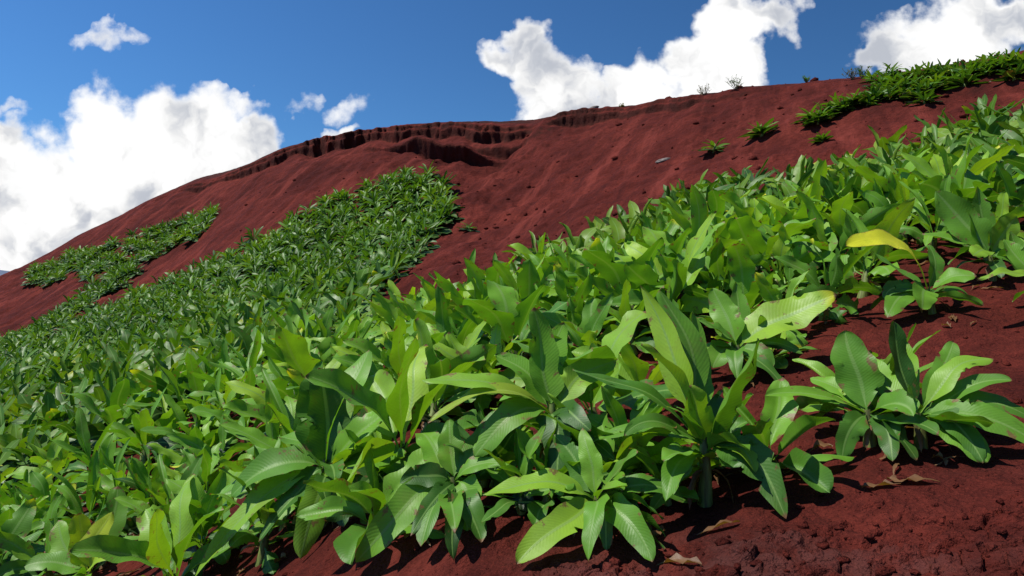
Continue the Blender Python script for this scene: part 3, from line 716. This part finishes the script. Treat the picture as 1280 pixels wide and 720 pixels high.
def scatter_litter():
    rng = np.random.default_rng(45); parts = []
    near = [k for k in range(min(len(gx), 120))]
    pts = [(gx[k] + rng.normal(0, 0.25), gy[k] + rng.normal(0, 0.25)) for k in near for _ in range(3)] + [(p.location.x + rng.normal(0, 0.2), p.location.y + rng.normal(-0.08, 0.2)) for p in SPEC for _ in range(4)]
    zz = heights(np.array([p[0] for p in pts]), np.array([p[1] for p in pts]))[0]
    for (x, y), z in zip(pts, zz):
        a = rng.uniform(0, 6.28); L = rng.uniform(0.06, 0.22); d = np.array([math.cos(a), math.sin(a), 0.0]); d[2] = (hz(x + d[0] * L, y + d[1] * L) - z) / L
        p0 = np.array([x, y, z + 0.012]); p2 = p0 + d * L
        parts.append(leaf(p0, (p0 + p2) / 2 + [0, 0, rng.uniform(0.01, 0.05)], p2, rng.uniform(0.012, 0.035), rng, 8, 5, fold=rng.uniform(0.2, 0.9), torn=0.2, tint=(0.4, rng.choice([0, 0, 0.6]), 1.0), wave=0.4))
    v, f, u, c = join(parts)
    tag(link('leaf_litter', make_mesh('leaf_litter', v, f, [LEAF], u, c)), 'dry brown scraps of fallen leaf under the plants', 'leaf litter', None, 'stuff')
scatter_litter()

# the plants beyond, a mass nobody could count
def low_model(i, fine):
    rng = np.random.default_rng(700 + i)
    stl = dict(STYLES[i % 10][1]); stl['brown'] = 0; stl['yellow'] = 0
    if not fine: stl.update(W=0.066, n=18, L=(0.44, 0.62), el=(74, -6), bend=(40, 105), fold=0.5, wave=0.05, old=2.2, torn=0)
    lv, _ = plant_leaves(rng, stl, 9 if fine else 7, 3, H=0.2)
    for j in range(6):       # added almost black leaves under the rosette, painted as the shade between plants
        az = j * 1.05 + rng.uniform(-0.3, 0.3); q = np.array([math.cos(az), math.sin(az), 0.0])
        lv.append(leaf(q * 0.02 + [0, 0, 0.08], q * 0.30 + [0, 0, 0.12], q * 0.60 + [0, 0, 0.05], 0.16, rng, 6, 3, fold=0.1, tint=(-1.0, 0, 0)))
    return join(lv)
LOWF = [low_model(i, True) for i in range(10)]; LOWC = [low_model(i, False) for i in range(10)]
Vs, Fs, Us, Ts, off = [], [], [], [], 0
LOWM = LOWF
for k in range(N_IND, len(gx)):
    r = math.hypot(gx[k], gy[k])
    v, f, u, c = (LOWF if r < 24 else LOWC)[int(RNG.integers(0, 10))]
    far_ = min(1.0, max(0.0, (r - 12) / 14))
    if RNG.random() < 0.40 * far_: continue
    s = RNG.uniform(0.85, 1.15) * (1.0 + 0.30 * far_); a = RNG.uniform(0, 6.28); ca, sa = math.cos(a), math.sin(a)
    q = np.stack([(v[:, 0] * ca - v[:, 1] * sa) * s + gx[k], (v[:, 0] * sa + v[:, 1] * ca) * s + gy[k], v[:, 2] * s * 0.95 + gzz[k] - 0.02], 1)
    # lean with the slope so that leaves do not sink into the uphill ground
    q[:, 2] += 0.22 * (q[:, 1] - gy[k]) + 0.15 * (q[:, 0] - gx[k])
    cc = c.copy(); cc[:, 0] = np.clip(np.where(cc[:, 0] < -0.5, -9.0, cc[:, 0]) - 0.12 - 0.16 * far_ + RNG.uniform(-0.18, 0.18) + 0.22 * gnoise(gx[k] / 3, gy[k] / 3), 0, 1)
    Vs.append(q); Fs.append(f + off); Us.append(u); Ts.append(cc); off += len(v)
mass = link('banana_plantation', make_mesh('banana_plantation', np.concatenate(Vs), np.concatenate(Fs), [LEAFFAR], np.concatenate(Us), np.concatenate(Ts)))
tag(mass, 'countless small banana plants covering the far slope in green patches', 'banana plants', None, 'stuff')

LOWROS = [make_mesh('foliage', *LOWC[i][:2], [LEAFFAR], LOWC[i][2], np.clip(LOWC[i][3] - (0.05, 0, 0), 0, 1)) for i in range(10)]
# ---------------------------------------------------------------- plants below the crest on the upper right
STRIP = [(1022, 152), (1014, 146), (1036, 140), (1046, 132), (1058, 134), (1072, 126), (1084, 128), (1098, 120), (1112, 122), (1120, 110), (1100, 104), (1090, 98), (1108, 97), (1124, 98), (1138, 96), (1150, 98),
         (1140, 108), (1130, 120), (1148, 120), (1156, 126), (1162, 112), (1170, 104), (1180, 98), (1192, 100), (1206, 104), (1164, 96), (1178, 90), (1196, 90), (1212, 94), (1222, 92), (1236, 90), (1250, 86),
         (1262, 82), (1276, 80), (1290, 76), (1268, 96), (1282, 92), (1240, 80), (1258, 76), (1300, 90), (1150, 112), (1028, 147), (1052, 138), (1066, 129), (1092, 122), (1105, 114), (1118, 102), (1130, 104), (1146, 91), (1160, 89), (1174, 96), (1186, 93), (1204, 91), (1228, 86), (1246, 80), (1132, 112), (1114, 90), (1272, 75), (1232, 78), (1216, 84), (1285, 84)]
for i, (px, py) in enumerate(STRIP):
    g = ground_at(px, py + 4); root = link('banana_plant', None); s = float(RNG.uniform(0.85, 1.15))
    root.location = (g.x, g.y, g.z - 0.02); root.scale = (s * 1.0, s * 1.0, s * 0.66); root.rotation_euler = (float(RNG.uniform(0.05, 0.2)), float(RNG.uniform(-0.25, -0.05)), float(RNG.uniform(0, 6.28)))
    tag(root, 'small low banana plant in the green strip climbing the bare slope to the crest', 'banana plant', 'banana plants in the strip below the crest')
    st, fo = MID[0][0], LOWROS[int(RNG.integers(0, 10))]
    link('stem', st, root); link('foliage', fo, root)
for (px, py, s, lab) in [(893, 190, 1.0, 'lone leafy banana plant on the bare slope, nearest to the field edge'), (953, 170, 1.05, 'lone spreading banana plant on the bare slope between two others'),
                         (1028, 178, 0.55, 'smallest lone banana plant on the bare slope under the strip'), (586, 288, 0.75, 'small lone banana plant on bare soil beside the tip of the far patch'),
                         (737, 203 - 100, 0, '')]:
    if s == 0: continue
    g = ground_at(px, py); root = link('banana_plant', None); root.location = (g.x, g.y, g.z - 0.02); root.scale = (s * 1.3, s * 1.3, s * 0.72); root.rotation_euler = (0.15, -0.15, px)
    tag(root, lab, 'banana plant'); st, fo = MID[0][0], LOWROS[int(RNG.integers(0, 10))]
    link('stem', st, root); link('foliage', fo, root)

# crest weeds, seen against the sky
def weed(px, py, h, label, seed, mat_, name='weed'):
    rng = np.random.default_rng(seed); g = ground_at(px, py + 3)
    root = link(name, None); root.location = g; parts = []; lv = []
    for i in range(16):
        az = rng.uniform(0, 6.28); e = rng.uniform(0.5, 1.4); d = np.array([math.cos(az) * math.cos(e), math.sin(az) * math.cos(e), math.sin(e)]) * h * rng.uniform(0.6, 1.0)
        pth = [np.zeros(3), d * 0.5 + rng.normal(0, 0.02, 3), d]
        parts.append(tube(pth, [0.012, 0.008, 0.004], 4))
        for q in range(7):
            b = d * rng.uniform(0.35, 1.0); a2 = rng.uniform(0, 6.28); t2 = b + np.array([math.cos(a2), math.sin(a2), 0.5]) * 0.10
            lv.append(leaf(b, (b + t2) / 2 + [0, 0, 0.02], t2, 0.018, rng, 4, 3, tint=(0.3, 0, 0.0 if mat_ is LEAF else 0.6)))
    v, f, u, c = join(parts); link('stem', make_mesh('stem', v, f, [DRY]), root)
    v, f, u, c = join(lv); link('foliage', make_mesh('foliage', v, f, [LEAF], u, c), root)
    tag(root, label, 'weed')
weed(920, 111, 0.75, 'spiky dark weed standing on the crest against the white cloud', 1, LEAF)
weed(880, 117, 0.65, 'thin dry weed on the crest, furthest from the green strip', 2, DRY)
weed(1008, 101, 0.35, 'low green weed on the crest under blue sky', 3, LEAF)
weed(1066, 97, 0.65, 'grey twiggy bush on the crest where the green strip begins', 4, DRY, 'dry_bush')
weed(778, 133, 0.30, 'tiny dry weed on the crest in front of the middle cloud', 5, DRY)
weed(1078, 96, 0.6, 'grey green bush on the crest touching the green strip', 6, LEAF, 'bush')

def rock(px, py, size, label, seed, name='rock'):
    rng = np.random.default_rng(seed); g = ground_at(px, py); nu, nv = 14, 18
    th = np.linspace(0.02, math.pi - 0.02, nu)[:, None]; a = np.linspace(0, 2 * math.pi, nv)[None, :]
    x = np.sin(th) * np.cos(a); y = np.sin(th) * np.sin(a); z = np.cos(th) + 0 * a
    n = 1 + 0.28 * fbm(x * 1.3 + seed * 7 + z, y * 1.3 + z * 0.7, 3)
    n[:, -1] = n[:, 0]
    V = np.stack([x * n * size[0], y * n * size[1], z * n * size[2]], -1).reshape(-1, 3)
    o = link(name, make_mesh(name, V, grid_faces(nu, nv), [ROCK], smooth=False)); o.location = g + Vector((0, 0, size[2] * 0.35)); o.rotation_euler = (0.1, -0.30, 0.2)
    tag(o, label, name.replace('_', ' '))
rock(829, 202, (0.30, 0.14, 0.085), 'long flat grey stone lying alone on the bare slope', 3)
rock(741, 137, (0.35, 0.3, 0.14), 'dark stone on the crest above the shadowed notch', 5)

# ---------------------------------------------------------------- sky
CL = [  # bearing and height of each puff, its radii, its weight
 (258, 182, 85, 66, 1.0), (330, 174, 42, 50, 1.0), (128, 172, 62, 62, 1.0), (190, 176, 72, 64, 1.0), (100, 240, 115, 80, 1.0), (-10, 205, 62, 62, 1.0), (10, 300, 150, 90, 1.0), (230, 232, 120, 76, 1.0),
 (668, 62, 36, 42, .95), (632, 64, 34, 22, .8), (690, 108, 56, 50, 1.0), (720, 140, 75, 42, 1.0), (800, 112, 58, 50, 1.0), (862, 76, 60, 52, 1.0), (905, 36, 56, 44, 1.0), (915, 92, 42, 46, .95), (965, 14, 50, 34, .85), (880, 126, 70, 44, 1.0),
 (1180, 52, 100, 52, 1.0), (1112, 66, 44, 34, 1.0), (1235, 15, 90, 40, 1.0), (1300, 25, 80, 38, .9),
 (124, 54, 44, 28, .56), (155, 40, 44, 16, .5), (432, 132, 40, 24, .58), (424, 168, 44, 16, .85), (380, 122, 18, 16, .45), (18, 143, 36, 18, .52), (300, 130, 40, 20, .6),
 (-300, 200, 170, 80, 1.0), (-520, 260, 160, 60, 1.0), (1600, -40, 160, 70, 1.0), (1850, 60, 160, 60, .9)]
def cloud_group():
    g = bpy.data.node_groups.new('cloud_density', 'ShaderNodeTree')
    g.interface.new_socket('P', in_out='INPUT', socket_type='NodeSocketVector')
    g.interface.new_socket('D', in_out='OUTPUT', socket_type='NodeSocketFloat'); g.interface.new_socket('B', in_out='OUTPUT', socket_type='NodeSocketFloat'); g.interface.new_socket('N', in_out='OUTPUT', socket_type='NodeSocketFloat')
    N = NT(g); gi = N.n('NodeGroupInput'); go = N.n('NodeGroupOutput'); P = gi.outputs[0]
    Q = P
    for sc_, am, dt in ((8.0, 0.055, 1.0), (24.0, 0.036, 2.0), (75.0, 0.010, 2.0)):
        wn = N.n('ShaderNodeTexNoise'); N.put(wn.inputs['Vector'], N.v('ADD', P, (sc_, 0, 0))); wn.inputs['Scale'].default_value = sc_; wn.inputs['Detail'].default_value = dt
        Q = N.v('ADD', Q, N.v('MULTIPLY', N.v('SUBTRACT', wn.outputs['Color'], (0.5, 0.5, 0.5)), (am * 1.9, am * 1.9, 0.0)))
    best = None
    for cx, cy, rx, ry, wt in CL:
        u0, v0 = (cx - 640) / F, (360 - cy) / F
        d = N.v('LENGTH', N.v('MULTIPLY', N.v('SUBTRACT', Q, (u0, v0, 0)), (F / rx, F / ry, 0)))
        e = N.m('MULTIPLY_ADD', N.m('MULTIPLY', d, d), -wt, wt + (wt - 1) * 0.3)
        if best is None: best = e
        else:
            nd = N.n('ShaderNodeMath', operation='SMOOTH_MAX'); N.put(nd.inputs[0], best); N.put(nd.inputs[1], e); nd.inputs[2].default_value = 0.12
            best = nd.outputs[0]
    n1 = N.noise(P, 11.0, 10, 0.66)
    dens = N.m('ADD', N.m('MINIMUM', best, 0.9), N.m('MULTIPLY', N.m('SUBTRACT', n1, 0.50), N.smooth(best, 0.15, 0.8, 2.0, 0.5)))
    dens = N.m('SUBTRACT', dens, N.smooth(best, -0.6, 0.0, 2.0, 0.0))
    nb = N.noise(Q, 14.0, 4, 0.5)
    n1 = nb
    g.links.new(dens, go.inputs[0]); g.links.new(best, go.inputs[1]); g.links.new(n1, go.inputs[2])
    return g

def build_world():
    w = bpy.data.worlds.new('World'); scene.world = w; w.use_nodes = True
    t = w.node_tree; t.nodes.clear(); N = NT(t); g = cloud_group()
    sky = N.n('ShaderNodeTexSky', sky_type='NISHITA', sun_disc=False); sky.sun_elevation = SUN_EL; sky.sun_rotation = SUN_AZ
    sky.air_density = 1.0; sky.dust_density = 0.25; sky.ozone_density = 2.2
    d = N.v('NORMALIZE', N.n('ShaderNodeTexCoord').outputs['Generated'])
    sp = N.n('ShaderNodeSeparateXYZ'); N.put(sp.inputs[0], d)
    yy = N.m('MAXIMUM', sp.outputs[1], 0.05)
    cb = N.n('ShaderNodeCombineXYZ'); N.put(cb.inputs[0], N.m('DIVIDE', sp.outputs[0], yy)); N.put(cb.inputs[1], N.m('DIVIDE', sp.outputs[2], yy))
    P = cb.outputs[0]
    def D(off):
        nd = N.n('ShaderNodeGroup'); nd.node_tree = g; N.put(nd.inputs[0], P); return nd.outputs
    dd = D(None); d0, d2 = dd[0], dd[1]
    low = N.noise(P, 4.5, 2, 0.5)
    relief = N.m('SUBTRACT', dd[2], 0.5)
    alpha = N.smooth(d0, -0.08, 0.66)
    front = N.smooth(sp.outputs[1], 0.06, 0.2)
    up = N.smooth(sp.outputs[2], -0.05, 0.0)
    alpha = N.m('MULTIPLY', alpha, N.m('MULTIPLY', front, up))
    shade = N.m('MULTIPLY', N.smooth(d2, 0.10, 0.85), N.smooth(N.m('ADD', N.m('MULTIPLY', relief, 0.8), low), 0.40, 0.66))
    lit = N.m('SUBTRACT', 1.06, N.m('MULTIPLY', shade, 0.42))
    thin = N.smooth(d0, 0.1, 0.6, 0.0, 1.0)
    lit = N.m('MINIMUM', N.m('MAXIMUM', lit, 0.5), 1.06)
    cc = N.mix(N.smooth(lit, 0.5, 0.95), C4(0.74, 0.80, 0.93), C4(1, 1, 1))
    sepc = N.v('SCALE', cc); sepc.node.inputs['Scale'].default_value = 1.0; N.put(sepc.node.inputs['Scale'], lit)
    # the sky deepens towards the right, as a polarised sky does
    az_ = N.n('ShaderNodeCombineXYZ'); tone = N.lin(sp.outputs[0], -0.7, 0.6, 1.65, 0.90)
    for q in range(3): N.put(az_.inputs[q], N.m('MULTIPLY', tone, (0.44, 0.86, 1.30)[q]))
    skc = N.mix(1.0, sky.outputs[0], az_.outputs[0], 'MULTIPLY')
    bg1 = N.n('ShaderNodeBackground'); N.put(bg1.inputs[0], skc); bg1.inputs[1].default_value = 0.062
    bg2 = N.n('ShaderNodeBackground'); N.put(bg2.inputs[0], sepc); bg2.inputs[1].default_value = 1.0
    mx = N.n('ShaderNodeMixShader'); N.put(mx.inputs[0], alpha); t.links.new(bg1.outputs[0], mx.inputs[1]); t.links.new(bg2.outputs[0], mx.inputs[2])
    o = N.n('ShaderNodeOutputWorld'); t.links.new(mx.outputs[0], o.inputs[0])
    w.cycles.sampling_method = 'MANUAL'; w.cycles.sample_map_resolution = 256
build_world()

sd = bpy.data.lights.new('sun', 'SUN'); sd.energy = 5.0; sd.angle = math.radians(0.53); sd.color = (1.0, 0.96, 0.88)
so = bpy.data.objects.new('sun', sd); COL.objects.link(so)
dirv = Vector((math.sin(SUN_AZ) * math.cos(SUN_EL), math.cos(SUN_AZ) * math.cos(SUN_EL), math.sin(SUN_EL)))
so.rotation_euler = dirv.to_track_quat('Z', 'Y').to_euler(); so.location = dirv * 50

cd = bpy.data.cameras.new('camera'); cd.sensor_width = 36; cd.lens = F / 1280 * 36; cd.clip_end = 12000; cd.clip_start = 0.05
co = bpy.data.objects.new('camera', cd); COL.objects.link(co); co.rotation_euler = (math.radians(90), 0, 0); scene.camera = co
scene.view_settings.view_transform = 'Standard'; scene.view_settings.look = 'None'; scene.view_settings.exposure = 0
scene.cycles.max_bounces = 4; scene.cycles.diffuse_bounces = 1; scene.cycles.transmission_bounces = 1; scene.cycles.glossy_bounces = 1
